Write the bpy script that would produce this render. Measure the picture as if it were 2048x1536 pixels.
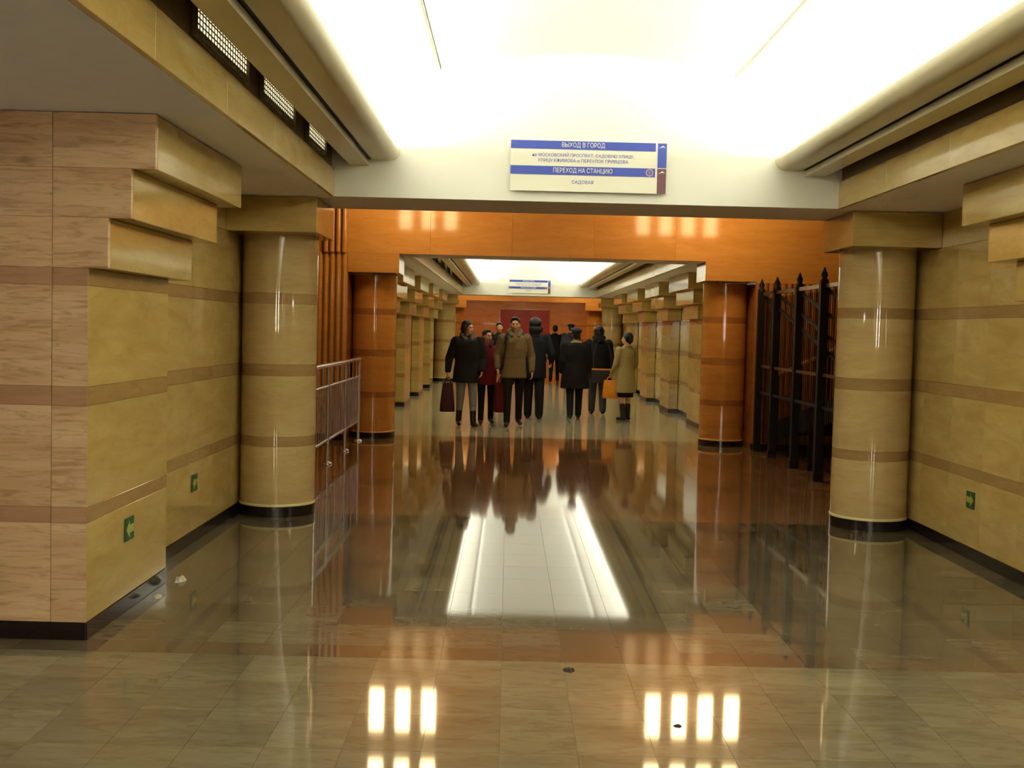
import bpy, bmesh, math, random
from mathutils import Vector, Matrix
random.seed(7)
sc = bpy.context.scene
COL = sc.collection
for o in list(bpy.data.objects):
    bpy.data.objects.remove(o)

# ------------------------------------------------------------------ camera
EYE = 1.6
cd = bpy.data.cameras.new('camera')
cam = bpy.data.objects.new('camera', cd)
COL.objects.link(cam)
cd.sensor_width = 36.0
cd.lens = 2248.0 / 2048.0 * 36.0
cd.clip_start = 0.05
cd.clip_end = 200
yaw, pitch, roll = math.radians(0.2215), math.radians(2.7713), math.radians(1.42)
fwd = Vector((math.sin(yaw) * math.cos(pitch), math.cos(yaw) * math.cos(pitch), -math.sin(pitch)))
right = Vector((math.cos(yaw), -math.sin(yaw), 0))
up = right.cross(fwd)
r2 = right * math.cos(roll) + up * math.sin(roll)
u2 = -right * math.sin(roll) + up * math.cos(roll)
M = Matrix((r2, u2, -fwd)).transposed().to_4x4()
M.translation = Vector((0, 0, EYE))
cam.matrix_world = M
sc.camera = cam

# ------------------------------------------------------------------ world, exposure
w = bpy.data.worlds.new('world')
sc.world = w
w.use_nodes = True
w.node_tree.nodes['Background'].inputs[0].default_value = (0.02, 0.018, 0.014, 1)
w.node_tree.nodes['Background'].inputs[1].default_value = 0.2
vs = sc.view_settings
vs.view_transform = 'Standard'
vs.look = 'None'
vs.gamma = 1.0
vs.use_curve_mapping = False
vs.exposure = 0.0
sc.cycles.use_denoising = True
sc.cycles.max_bounces = 5
sc.cycles.diffuse_bounces = 4
sc.cycles.glossy_bounces = 3
sc.cycles.use_adaptive_sampling = True
sc.cycles.adaptive_threshold = 0.08
sc.cycles.adaptive_min_samples = 16
sc.cycles.sample_clamp_indirect = 8.0
sc.cycles.caustics_reflective = False

# ------------------------------------------------------------------ dimensions
CX = 0.582            # axis of the passage
ZS = 2.61             # underside of the side ceilings
BAY1 = (-13.4, 8.88)
HALL1 = (9.80, 15.65)
BAY2 = (16.45, 33.45)
HALL2 = (34.37, 40.2)
END = 45.0
VA, VB, VZ = 2.0, 0.82, 2.94   # vault ellipse
TROUGH_POWER = 20.5   # watts per metre of trough

def area_light(name, loc, size_x, size_y, power, color, rot):
    l = bpy.data.lights.new(name, 'AREA')
    l.shape = 'RECTANGLE'
    l.size, l.size_y = size_x, size_y
    l.energy = power
    l.color = color
    o = bpy.data.objects.new(name, l)
    COL.objects.link(o)
    o.location = loc
    o.rotation_euler = rot
    return o
for (y0, y1) in (BAY1, BAY2):
    for s in (-1, 1):
        L = y1 - y0 - 0.2
        tilt = 24 if y0 < 0 else 40
        area_light('cove_light', (CX + s * 1.66, (y0 + y1) / 2, 2.985), 0.14, L, TROUGH_POWER * L * (1.0 if y0 < 0 else 0.85),
                   (1.0, 0.975, 0.88), (math.pi, s * math.radians(-tilt), 0))

# ------------------------------------------------------------------ materials
MATS = {}
def srgb(r, g, b):
    f = lambda c: (c / 255 / 12.92) if c / 255 <= 0.04045 else ((c / 255 + 0.055) / 1.055) ** 2.4
    return (f(r), f(g), f(b), 1)

def mat_plain(name, col, rough=0.5, metal=0.0, spec=0.5, emit=None, estr=0.0, noise=0.0, nscale=20.0):
    m = bpy.data.materials.new(name)
    m.use_nodes = True
    nt = m.node_tree
    b = nt.nodes['Principled BSDF']
    b.inputs['Base Color'].default_value = col
    b.inputs['Roughness'].default_value = rough
    b.inputs['Metallic'].default_value = metal
    b.inputs['Specular IOR Level'].default_value = spec
    if emit:
        b.inputs['Emission Color'].default_value = emit
        b.inputs['Emission Strength'].default_value = estr
    if noise > 0:
        tc = nt.nodes.new('ShaderNodeTexCoord')
        n = nt.nodes.new('ShaderNodeTexNoise')
        n.inputs['Scale'].default_value = nscale
        n.inputs['Detail'].default_value = 5
        nt.links.new(tc.outputs['Object'], n.inputs['Vector'])
        mx = nt.nodes.new('ShaderNodeMix')
        mx.data_type = 'RGBA'
        mx.inputs[6].default_value = tuple(c * (1 - noise) for c in col[:3]) + (1,)
        mx.inputs[7].default_value = tuple(min(1, c * (1 + noise)) for c in col[:3]) + (1,)
        nt.links.new(n.outputs['Fac'], mx.inputs[0])
        nt.links.new(mx.outputs[2], b.inputs['Base Color'])
    MATS[name] = m
    return m

def mat_stone(name, ca, cb, cv, scale=(1.1, 1.1, 5.0), rough=0.12, var=0.12, vein=0.35, spec=0.5, bump=0.0, ior=1.5):
    """polished stone: two mixed tones, drawn-out veins, each piece a little different"""
    m = bpy.data.materials.new(name)
    m.use_nodes = True
    nt = m.node_tree
    N, K = nt.nodes.new, nt.links.new
    b = nt.nodes['Principled BSDF']
    b.inputs['Roughness'].default_value = rough
    b.inputs['Specular IOR Level'].default_value = spec
    b.inputs['IOR'].default_value = ior
    g = N('ShaderNodeNewGeometry')
    oi = N('ShaderNodeObjectInfo')
    add = N('ShaderNodeMath'); add.operation = 'ADD'
    K(oi.outputs['Random'], add.inputs[0])
    K(g.outputs['Random Per Island'], add.inputs[1])
    fr = N('ShaderNodeMath'); fr.operation = 'FRACT'
    K(add.outputs[0], fr.inputs[0])
    sh = N('ShaderNodeVectorMath'); sh.operation = 'SCALE'
    sh.inputs[0].default_value = (3.1, 1.7, 0.9)
    K(fr.outputs[0], sh.inputs['Scale'])
    mp = N('ShaderNodeMapping')
    mp.inputs['Scale'].default_value = scale
    K(g.outputs['Position'], mp.inputs['Vector'])
    va = N('ShaderNodeVectorMath'); va.operation = 'ADD'
    K(mp.outputs[0], va.inputs[0]); K(sh.outputs[0], va.inputs[1])
    n1 = N('ShaderNodeTexNoise'); n1.inputs['Scale'].default_value = 1.3; n1.inputs['Detail'].default_value = 6
    n1.inputs['Distortion'].default_value = 0.8
    K(va.outputs[0], n1.inputs['Vector'])
    mx = N('ShaderNodeMix'); mx.data_type = 'RGBA'
    mx.inputs[6].default_value = ca; mx.inputs[7].default_value = cb
    cr = N('ShaderNodeMapRange'); cr.inputs[1].default_value = 0.3; cr.inputs[2].default_value = 0.7
    K(n1.outputs['Fac'], cr.inputs[0]); K(cr.outputs[0], mx.inputs[0])
    n2 = N('ShaderNodeTexNoise'); n2.inputs['Scale'].default_value = 4.5; n2.inputs['Detail'].default_value = 8
    n2.inputs['Roughness'].default_value = 0.65; n2.inputs['Distortion'].default_value = 1.2
    K(va.outputs[0], n2.inputs['Vector'])
    c2 = N('ShaderNodeMapRange'); c2.inputs[1].default_value = 0.48; c2.inputs[2].default_value = 0.72
    c2.inputs[4].default_value = vein
    K(n2.outputs['Fac'], c2.inputs[0])
    mv = N('ShaderNodeMix'); mv.data_type = 'RGBA'
    K(c2.outputs[0], mv.inputs[0]); K(mx.outputs[2], mv.inputs[6]); mv.inputs[7].default_value = cv
    br = N('ShaderNodeMapRange'); br.inputs[3].default_value = 1 - var; br.inputs[4].default_value = 1 + var
    K(fr.outputs[0], br.inputs[0])
    sc_ = N('ShaderNodeVectorMath'); sc_.operation = 'SCALE'
    K(mv.outputs[2], sc_.inputs[0]); K(br.outputs[0], sc_.inputs['Scale'])
    K(sc_.outputs[0], b.inputs['Base Color'])
    rr = N('ShaderNodeMapRange'); rr.inputs[3].default_value = rough * 0.75; rr.inputs[4].default_value = rough * 1.35
    K(n2.outputs['Fac'], rr.inputs[0]); K(rr.outputs[0], b.inputs['Roughness'])
    if bump > 0:
        n3 = N('ShaderNodeTexNoise'); n3.inputs['Scale'].default_value = 9.0; n3.inputs['Detail'].default_value = 2
        K(va.outputs[0], n3.inputs['Vector'])
        bp = N('ShaderNodeBump'); bp.inputs['Strength'].default_value = bump; bp.inputs['Distance'].default_value = 0.01
        K(n3.outputs['Fac'], bp.inputs['Height']); K(bp.outputs[0], b.inputs['Normal'])
    MATS[name] = m
    return m

mat_stone('stone', srgb(196, 170, 104), srgb(180, 150, 84), srgb(160, 126, 66), rough=0.09, var=0.05)
mat_stone('column_stone', srgb(204, 180, 124), srgb(190, 162, 106), srgb(168, 136, 86), rough=0.035, var=0.04)
mat_stone('column_band', srgb(174, 142, 92), srgb(160, 128, 80), srgb(138, 106, 66), rough=0.035, var=0.04, vein=0.4)
mat_stone('column_orange', srgb(204, 144, 72), srgb(188, 126, 60), srgb(164, 104, 48), rough=0.035, var=0.05)
mat_stone('column_orange_band', srgb(172, 116, 60), srgb(156, 100, 50), srgb(134, 84, 42), rough=0.035, var=0.05)
mat_stone('band', srgb(172, 140, 86), srgb(156, 124, 74), srgb(134, 102, 60), rough=0.10, var=0.05, vein=0.4)
mat_stone('front_lit_stone', srgb(230, 198, 154), srgb(208, 170, 126), srgb(160, 116, 80), scale=(1.0, 1.0, 8.0), rough=0.3, var=0.05, vein=0.85)  # neutral light on the front slabs and bands is tinted into these pinks
mat_stone('front_lit_band', srgb(196, 154, 116), srgb(180, 138, 102), srgb(156, 116, 84), scale=(0.9, 0.9, 9.0), rough=0.3, var=0.05, vein=0.6)
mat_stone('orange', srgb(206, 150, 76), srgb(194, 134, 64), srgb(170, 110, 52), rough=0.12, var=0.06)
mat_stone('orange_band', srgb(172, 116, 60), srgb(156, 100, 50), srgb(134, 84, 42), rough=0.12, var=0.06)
mat_stone('tile_dark', srgb(112, 104, 82), srgb(96, 86, 66), srgb(74, 62, 47), scale=(1.2, 3.6, 1), rough=0.045, ior=1.5, var=0.22, vein=0.6, spec=0.45)
mat_stone('tile_light', srgb(130, 122, 96), srgb(114, 105, 80), srgb(94, 83, 60), scale=(1.2, 3.6, 1), rough=0.045, ior=1.5, var=0.12, vein=0.65, spec=0.5)
mat_stone('tile_hall', srgb(158, 126, 88), srgb(138, 106, 72), srgb(108, 80, 54), scale=(1.2, 3.6, 1), rough=0.06, var=0.12, vein=0.5)
mat_stone('tile_pale', srgb(190, 180, 146), srgb(172, 160, 126), srgb(146, 132, 100), scale=(1.2, 3.6, 1), rough=0.09, var=0.08, vein=0.4)
mat_stone('tile_border', srgb(108, 94, 70), srgb(94, 80, 60), srgb(74, 60, 45), scale=(1.2, 3.6, 1), rough=0.04, ior=1.5, var=0.14, vein=0.5)
mat_plain('grout', srgb(140, 126, 92), 0.6)
mat_plain('black_granite', srgb(34, 28, 26), 0.16, noise=0.3, nscale=60)
mat_plain('pale_ring', srgb(214, 204, 142), 0.2)
mat_plain('soffit', srgb(236, 234, 242), 0.75, noise=0.04, nscale=8)
mat_plain('white', srgb(238, 238, 226), 0.7, noise=0.02, nscale=4)
mat_plain('joint', srgb(150, 142, 108), 0.8)
mat_plain('cornice', srgb(206, 196, 160), 0.22, noise=0.05, nscale=6)
mat_plain('dark_gap', srgb(26, 26, 26), 0.6)
mat_plain('hall_ceiling', srgb(132, 112, 80), 0.6, noise=0.05, nscale=4)
mat_plain('steel', srgb(214, 214, 218), 0.25, metal=0.7, noise=0.05, nscale=40)
mat_plain('iron', srgb(24, 19, 17), 0.6, spec=0.25, noise=0.2, nscale=30)
mat_plain('bronze', srgb(150, 132, 104), 0.3, metal=0.8, noise=0.1, nscale=30)
mat_plain('brass', srgb(236, 160, 56), 0.35, metal=0.1, noise=0.06, nscale=30)
mat_plain('wire', srgb(136, 120, 84), 0.5, metal=0.4, noise=0.1, nscale=30)
mat_plain('grille_box', srgb(128, 106, 62), 0.5, noise=0.1, nscale=20)
mat_plain('grille_lamp', srgb(230, 220, 180), 0.5, emit=(1.0, 0.90, 0.58, 1), estr=1.6)
mat_plain('lamp_warm', srgb(255, 220, 160), 0.5, emit=(1.0, 0.70, 0.34, 1), estr=19.0)
mat_plain('added_lamp_white', srgb(240, 240, 240), 0.5, emit=(1.0, 0.97, 0.92, 1), estr=80.0)
mat_plain('added_lamp_end', srgb(255, 220, 160), 0.5, emit=(1.0, 0.72, 0.38, 1), estr=45.0)
mat_plain('added_lamp_cool', srgb(240, 240, 240), 0.5, emit=(1.0, 0.93, 0.95, 1), estr=20.0)
mat_plain('lamp_housing', srgb(170, 130, 80), 0.5, noise=0.05)
mat_plain('sign_white', srgb(240, 238, 220), 0.5)
mat_plain('sign_blue', srgb(58, 78, 176), 0.5)
mat_plain('sign_brown', srgb(104, 62, 74), 0.5)
mat_plain('sign_gold', srgb(206, 170, 130), 0.5)
mat_plain('sign_grey', srgb(200, 200, 196), 0.5)
mat_plain('exit_green', srgb(40, 88, 44), 0.45, noise=0.1)
mat_plain('exit_pale', srgb(166, 164, 76), 0.45, noise=0.05)
mat_stone('red_panel', srgb(140, 30, 24), srgb(116, 24, 22), srgb(170, 60, 40), scale=(2, 2, 2), rough=0.4, var=0.2)
mat_stone('end_stone', srgb(186, 122, 62), srgb(166, 102, 50), srgb(130, 76, 38), rough=0.3, var=0.08)

# ------------------------------------------------------------------ helpers
def link(o):
    COL.objects.link(o)
    return o
def tag(o, label=None, cat=None, group=None, kind=None):
    if label: o['label'] = label
    if cat: o['category'] = cat
    if group: o['group'] = group
    if kind: o['kind'] = kind
    return o
def empty(name, loc=(0, 0, 0), rz=0.0):
    o = bpy.data.objects.new(name, None)
    o.empty_display_size = 0.2
    o.location = loc
    o.rotation_euler = (0, 0, rz)
    return link(o)
def obj(name, me, mat, parent=None, loc=None, rot=None):
    o = bpy.data.objects.new(name, me)
    if mat and not me.materials:
        me.materials.append(MATS[mat])
    link(o)
    if parent: o.parent = parent
    if loc is not None: o.location = loc
    if rot is not None: o.rotation_euler = rot
    return o

class MB:
    def __init__(s): s.v, s.f, s.sm = [], [], []
    def quadmesh(s, v, f, smooth=False):
        n = len(s.v)
        s.v += [tuple(p) for p in v]
        s.f += [tuple(i + n for i in q) for q in f]
        s.sm += [smooth] * len(f)
        return s
    def box(s, x0, x1, y0, y1, z0, z1):
        v = [(x0, y0, z0), (x1, y0, z0), (x1, y1, z0), (x0, y1, z0), (x0, y0, z1), (x1, y0, z1), (x1, y1, z1), (x0, y1, z1)]
        f = [(0, 3, 2, 1), (4, 5, 6, 7), (0, 1, 5, 4), (1, 2, 6, 5), (2, 3, 7, 6), (3, 0, 4, 7)]
        return s.quadmesh(v, f)
    def tube(s, p0, p1, r0, r1=None, n=10, cap=True):
        r1 = r0 if r1 is None else r1
        p0, p1 = Vector(p0), Vector(p1)
        d = (p1 - p0).normalized()
        a = d.orthogonal().normalized(); b = d.cross(a)
        v, f = [], []
        for p, r in ((p0, r0), (p1, r1)):
            for i in range(n):
                t = 2 * math.pi * i / n
                v.append(p + a * math.cos(t) * r + b * math.sin(t) * r)
        for i in range(n):
            j = (i + 1) % n
            f.append((i, j, n + j, n + i))
        s.quadmesh(v, f, True)
        if cap:
            s.quadmesh(v[:n], [tuple(range(n - 1, -1, -1))]); s.quadmesh(v[n:], [tuple(range(n))])
        return s
    def bar(s, p0, p1, w, h):
        """rectangular bar: w sideways (level), h upright"""
        p0, p1 = Vector(p0), Vector(p1)
        d = (p1 - p0).normalized()
        a = d.cross(Vector((0, 0, 1)))
        a = Vector((1, 0, 0)) if a.length < 1e-4 else a.normalized()
        b = a.cross(d)
        v = []
        for p in (p0, p1):
            for sx, sz in ((-1, -1), (1, -1), (1, 1), (-1, 1)):
                v.append(p + a * sx * w / 2 + b * sz * h / 2)
        return s.quadmesh(v, [(0, 1, 2, 3), (7, 6, 5, 4), (0, 4, 5, 1), (1, 5, 6, 2), (2, 6, 7, 3), (3, 7, 4, 0)])
    def lathe(s, prof, n=32, c=(0, 0)):
        """profile [(r,z)] around the vertical axis at c, ends closed"""
        v, f = [], []
        for r, z in prof:
            for i in range(n):
                t = 2 * math.pi * i / n
                v.append((c[0] + r * math.cos(t), c[1] + r * math.sin(t), z))
        for k in range(len(prof) - 1):
            for i in range(n):
                j = (i + 1) % n
                f.append((k * n + i, k * n + j, (k + 1) * n + j, (k + 1) * n + i))
        s.quadmesh(v, f, True)
        m = (len(prof) - 1) * n
        s.quadmesh(v[:n], [tuple(range(n - 1, -1, -1))]); s.quadmesh(v[m:], [tuple(range(n))])
        return s
    def extrude_y(s, poly, y0, y1, smooth=False):
        """closed polygon [(x,z)] run along Y"""
        n = len(poly)
        v = [(x, y0, z) for x, z in poly] + [(x, y1, z) for x, z in poly]
        s.quadmesh(v, [(i, (i + 1) % n, n + (i + 1) % n, n + i) for i in range(n)], smooth)
        s.quadmesh(v[:n], [tuple(range(n))]); s.quadmesh(v[n:], [tuple(range(n - 1, -1, -1))])
        return s
    def mesh(s, name):
        me = bpy.data.meshes.new(name)
        me.from_pydata(s.v, [], s.f)
        me.polygons.foreach_set('use_smooth', s.sm)
        bm = bmesh.new(); bm.from_mesh(me)
        bmesh.ops.recalc_face_normals(bm, faces=bm.faces)
        bm.to_mesh(me); bm.free()
        me.update()
        return me
    def build(s, name, mat, parent=None, loc=None, rot=None):
        return obj(name, s.mesh(name), mat, parent, loc, rot)

def box(name, mat, x0, x1, y0, y1, z0, z1, parent=None):
    return MB().box(x0, x1, y0, y1, z0, z1).build(name, mat, parent)

_SL = {}
def slab(name, mat, parent, loc, dims, bev=0.0015):
    """a piece of stone cladding, dims (x,y,z), centred on loc, with eased edges"""
    key = (name, mat) + tuple(round(d, 3) for d in dims)
    if key not in _SL:
        a, b, c = (d / 2 for d in dims)
        bm = bmesh.new()
        bmesh.ops.create_cube(bm, size=1.0)
        for v in bm.verts:
            v.co = Vector((v.co.x * 2 * a, v.co.y * 2 * b, v.co.z * 2 * c))
        if bev > 0:
            bmesh.ops.bevel(bm, geom=bm.edges[:], offset=bev, segments=1, affect='EDGES')
        me = bpy.data.meshes.new(name)
        bm.to_mesh(me); bm.free()
        me.materials.append(MATS[mat])
        _SL[key] = me
    o = bpy.data.objects.new(name, _SL[key])
    o.location = loc
    link(o)
    o.parent = parent
    return o

# courses of the cladding: (z0, z1, is_band)
COURSES = [(0.087, 0.585, 0), (0.585, 0.665, 1), (0.665, 1.17, 0), (1.17, 1.265, 1), (1.265, 1.765, 0), (1.765, 1.85, 1)]
UPPER = [(1.85, 2.33, 0), (2.33, 2.61, 0)]
G = 0.001
def clad_x(parent, x, side, y0, y1, courses, width=0.62, mats=('stone', 'band'), skirting=True, t=0.03):
    """cladding on a plane X=x facing -side*X (side=-1: left wall, faces +X); pieces lie in front of the backing"""
    n = max(1, round((y1 - y0) / width)); wd = (y1 - y0) / n
    xc = x + side * t / 2
    for (z0, z1, b) in courses:
        for i in range(n):
            slab('band' if b else 'slab', mats[b], parent, (xc, y0 + wd * (i + 0.5), (z0 + z1) / 2), (t, wd - G, z1 - z0 - G))
    if skirting:
        slab('skirting', 'black_granite', parent, (x + side * (t / 2 - 0.006), (y0 + y1) / 2, 0.0435), (t, y1 - y0, 0.085))
def clad_y(parent, y, x0, x1, courses, width=0.62, mats=('stone', 'band'), skirting=True, t=0.03, face=-1):
    n = max(1, round((x1 - x0) / width)); wd = (x1 - x0) / n
    yc = y - face * t / 2
    for (z0, z1, b) in courses:
        for i in range(n):
            slab('band' if b else 'slab', mats[b], parent, (x0 + wd * (i + 0.5), yc, (z0 + z1) / 2), (wd - G, t, z1 - z0 - G))
    if skirting:
        slab('skirting', 'black_granite', parent, ((x0 + x1) / 2, y - face * (t / 2 - 0.006), 0.0435), (x1 - x0, t, 0.085))

# ------------------------------------------------------------------ floor
fl = tag(box('floor', 'grout', -7, 8, -14, END + 0.5, -0.2, -0.004), kind='structure')
TW, TL, TT = 0.297, 0.395, 0.05
X0 = 0.002            # a long joint
rows = []
y = 5.362
while y > -13.4: rows.append((y - TL, y, 'tile_light')); y -= TL
rows.append((5.362, 5.565, 'tile_border'))
y = 5.565
while y < END:
    rows.append((y, y + TL, 'tile_dark' if y < 9.3 else 'tile_pale' if 16.5 < y < 34 else 'tile_hall')); y += TL
rows.sort()
near, far = [], {}
for (a, b, m) in rows:
    if b < 3.9 or a > 11.0: inview = False
    else: inview = True
    wide = (a < 5.4) or (HALL1[0] < b and a < HALL1[1]) or (HALL2[0] < b and a < HALL2[1]) or a > 41
    lo, hi = (-6, 7) if wide else (CX - 2.86, CX + 2.86)
    k = math.floor((lo - X0) / TW)
    while X0 + k * TW < hi:
        xa = X0 + k * TW
        if inview and abs((xa + TW / 2) * 2248) < 1040 * (b + 0.05) and len(near) < 299:
            near.append((xa, a, b, m))
        else:
            far.setdefault(m, []).append((xa, a, b))
        k += 1
for (xa, a, b, m) in near:
    slab('tile', m, fl, (xa + TW / 2, (a + b) / 2, -TT / 2), (TW - 0.0016, b - a - 0.0016, TT), bev=0)
for m, lst in far.items():
    mb = MB()
    for (xa, a, b) in lst:
        mb.box(xa + 0.0008, xa + TW - 0.0008, a + 0.0008, b - 0.0008, -TT, 0)
    tag(mb.build('paving', m, fl), kind='stuff')

# ------------------------------------------------------------------ vaulted bays
def ell(u): return VZ + VB * math.sqrt(max(0, 1 - (u / VA) ** 2))
def vault(y0, y1, front_end=True):
    back = MB()
    us = [-1.995 + 3.99 * i / 40 for i in range(41)]
    poly = [(CX + u, ell(u) + 0.03) for u in us] + [(CX + u, ell(u) + 0.12) for u in reversed(us)]
    back.extrude_y(poly, y0, y1, False)
    ce = tag(back.build('ceiling', 'joint'), kind='structure')
    n = round((y1 - y0) / 1.12); L = (y1 - y0) / n
    strips = [(-1.99, -1.166), (-1.154, 1.126), (1.138, 1.99)]
    for (a, b) in strips:
        k = 24 if b - a > 1.5 else 12
        q = [a + (b - a) * i / k for i in range(k + 1)]
        mb = MB()
        pl = [(CX + u, ell(u)) for u in q] + [(CX + u, ell(u) + 0.025) for u in reversed(q)]
        mb.extrude_y(pl, 0.004, L - 0.004, True)
        me = mb.mesh('panel')
        me.materials.append(MATS['white'])
        for i in range(n):
            obj('panel', me, None, ce, (0, y0 + i * L, 0))
    return ce
def lunette(name, y0, y1, mat='white'):
    """the wall that closes the vault: from the side ceiling up"""
    us = [1.99 - 3.98 * i / 30 for i in range(31)]
    poly = [(CX - 2.6, ZS), (CX + 2.6, ZS), (CX + 2.6, ZS + 0.75), (CX + 1.99, ZS + 0.75)] + [(CX + u, ell(u) + 0.1) for u in us] + [(CX - 1.99, ZS + 0.75), (CX - 2.6, ZS + 0.75)]
    return tag(MB().extrude_y(poly, y0, y1).build(name, mat), kind='structure')

def cornice_run(y0, y1, idx):
    for s in (-1, 1):
        side = 'left' if s < 0 else 'right'
        X = lambda u: CX + s * u
        # side ceiling block with the frieze on its inner face
        tag(box('ceiling_%s' % side, 'soffit', min(X(2.01), X(5.6)), max(X(2.01), X(5.6)), y0, y1, ZS, ZS + 0.9), kind='structure')
        fr = tag(empty('trim_frieze_%s' % side), kind='structure')
        n = round((y1 - y0) / 1.12); L = (y1 - y0) / n
        for i in range(n):
            slab('slab', 'stone', fr, (X(1.995), y0 + (i + .5) * L, ZS + 0.105), (0.03, L - G, 0.21))
        box('recess_band', 'grille_box', min(X(2.0), X(2.012)), max(X(2.0), X(2.012)), y0, y1, ZS + 0.21, 3.07, fr)
        # the thin hanging board
        tag(MB().extrude_y([(X(1.712), 2.855), (X(1.86), 2.855), (X(1.86), 2.885), (X(1.735), 2.9), (X(1.712), 2.9)], y0, y1).build('trim_board_%s' % side, 'cornice'), kind='structure')
        # rounded cornice that hides the cove lamps
        P = [(1.685, 2.90), (1.56, 2.897)]
        for i in range(9):
            t = math.radians(-90 - 95 * i / 8)
            P.append((1.556 + 0.085 * math.cos(t), 2.975 + 0.078 * math.sin(t)))
        P += [(1.475, 3.0), (1.5, 3.0), (1.52, 2.955), (1.685, 2.945)]
        mb = MB().extrude_y([(X(u), z) for u, z in P], y0, y1, True)
        co = mb.build('trim_cornice_%s' % side, 'cornice')
        for p in co.data.polygons:
            p.use_smooth = abs(p.normal.y) < 0.5 and p.center.z > 2.8 and 1.46 < abs(p.center.x - CX) < 1.57
        tag(co, kind='structure')
        # the dark slot above and the floor of the cove
        mb = MB().extrude_y([(X(1.685), 2.905), (X(1.735), 2.905), (X(1.86), 2.89), (X(1.86), 3.06), (X(2.01), 3.06), (X(2.01), 3.075), (X(1.845), 3.075), (X(1.845), 2.95), (X(1.685), 2.95)], y0, y1)
        tag(mb.build('trim_slot_%s' % side, 'dark_gap'), kind='structure')

for i, (y0, y1) in enumerate((BAY1, BAY2)):
    vault(y0, y1)
    cornice_run(y0, y1, i)
lun1 = lunette('wall_lunette_front', BAY1[1], BAY1[1] + 0.06)
lunette('wall_lunette_back', BAY1[0] - 0.06, BAY1[0])
lunette('wall_lunette_near', BAY2[0] - 0.06, BAY2[0])
lun2 = lunette('wall_lunette_far', BAY2[1], BAY2[1] + 0.06)
HZ = 4.7             # ceiling of the orange halls
# cross beams (grey underside)
for (a, b) in ((8.94, 9.80), (33.51, 34.37)):
    tag(box('ceiling_beam', 'soffit', CX - 5.6, CX + 5.6, a, b, ZS, HZ + .1), kind='structure')

# ------------------------------------------------------------------ side walls and piers
def wall_run(side, y0, y1, label):
    s = -1 if side == 'left' else 1
    x = CX + s * 2.84
    wl = tag(box('wall_%s' % side, 'grout', min(x + s * .03, x + s * .6), max(x + s * .03, x + s * .6), y0, y1, 0, ZS), kind='structure')
    clad_x(wl, x, s, y0, y1, COURSES + UPPER)
    return wl
PIER_N = [0]
STEPS = [(2.33, 2.34, 2.61, 0.46), (2.447, 2.098, 2.34, 0.31), (2.558, 1.85, 2.098, 0.15)]   # u, z0, z1, overhang along Y
def pier(side, y0, y1, label, flush_front=False, flush_back=False, deep=None, group=None):
    s = -1 if side == 'left' else 1
    X = lambda u: CX + s * u
    p = tag(empty('pier', (0, 0, 0)), label, 'pier', group)
    uo = deep or 2.832
    xa, xb = sorted((X(2.655 + .03), X(uo)))
    ya, yb = (y0 + .03 if True else y0), (y1 - .03)
    box('core', 'grout', xa, xb, ya, yb, 0, 1.85, p)
    clad_x(p, X(2.655), s, y0, y1, COURSES, width=1.3)
    fx = sorted((X(2.655), X(uo)))
    if flush_front:
        clad_y(p, y0, fx[0], fx[1], COURSES, width=1.1, mats=('front_lit_stone', 'front_lit_band'))
    else:
        clad_y(p, y0, fx[0], fx[1], COURSES, width=1.1)
    clad_y(p, y1, fx[0], fx[1], COURSES, width=1.1, face=1)
    for (u, z0, z1, e) in STEPS:
        a = y0 if flush_front else y0 - e
        b = y1 if flush_back else y1 + e
        bx = sorted((X(u), X(2.831)))
        z1 = min(z1, ZS - .003)
        if flush_front:
            xs = sorted((X(u), X(uo)))
            for i in range(1):
                slab('corbel_face', 'front_lit_stone', p, ((xs[i] + xs[i + 1]) / 2, a + .015, (z0 + z1) / 2), (xs[i + 1] - xs[i] - G, .03, z1 - z0 - G))
            slab('corbel', 'stone', p, ((bx[0] + bx[1]) / 2, (a + .032 + b) / 2, (z0 + z1) / 2), (bx[1] - bx[0], b - a - .032, z1 - z0), bev=0.004)
        else:
            slab('corbel', 'stone', p, ((bx[0] + bx[1]) / 2, (a + b) / 2, (z0 + z1) / 2), (bx[1] - bx[0], b - a, z1 - z0), bev=0.004)
    return p

wall_run('left', 6.85, 9.80, ''); wall_run('right', 6.85, 9.80, '')
wall_run('left', -13.4, -0.4, ''); wall_run('right', -13.4, -0.4, '')
wall_run('left', BAY2[0], 34.37, ''); wall_run('right', BAY2[0], 34.37, '')
pier('left', 5.547, 6.85, 'big stepped stone pier in the left foreground beside the green exit plate', flush_front=True)
pier('right', 5.547, 6.85, 'stepped stone pier at the right edge, only its corbels showing', flush_front=True)
for s, nm in ((-1, 'left'), (1, 'right')):
    xs = sorted((CX + s * 2.8335, CX + s * 5.4))
    wl = tag(box('wall_cross_%s' % nm, 'grout', xs[0] + .001, xs[1] - .001, 5.577, 6.84, 0, ZS - .002), kind='structure')
    clad_y(wl, 5.547, xs[0], xs[1], COURSES + [(1.85, 2.098, 0), (2.098, 2.34, 0), (2.34, 2.607, 0)], width=1.28, mats=('front_lit_stone', 'front_lit_band'))
def far_pier(side, y0, label):
    return pier(side, y0, y0 + 1.3, label, group='stepped pilasters along the far passage')
ordn = ['nearest', 'second', 'third', 'farthest']
for sd in ('left', 'right'):
    for k in range(4):
        far_pier(sd, 18.9 + 3.62 * k, '%s stepped stone pilaster on the %s wall of the far passage' % (ordn[k], sd))
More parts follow.
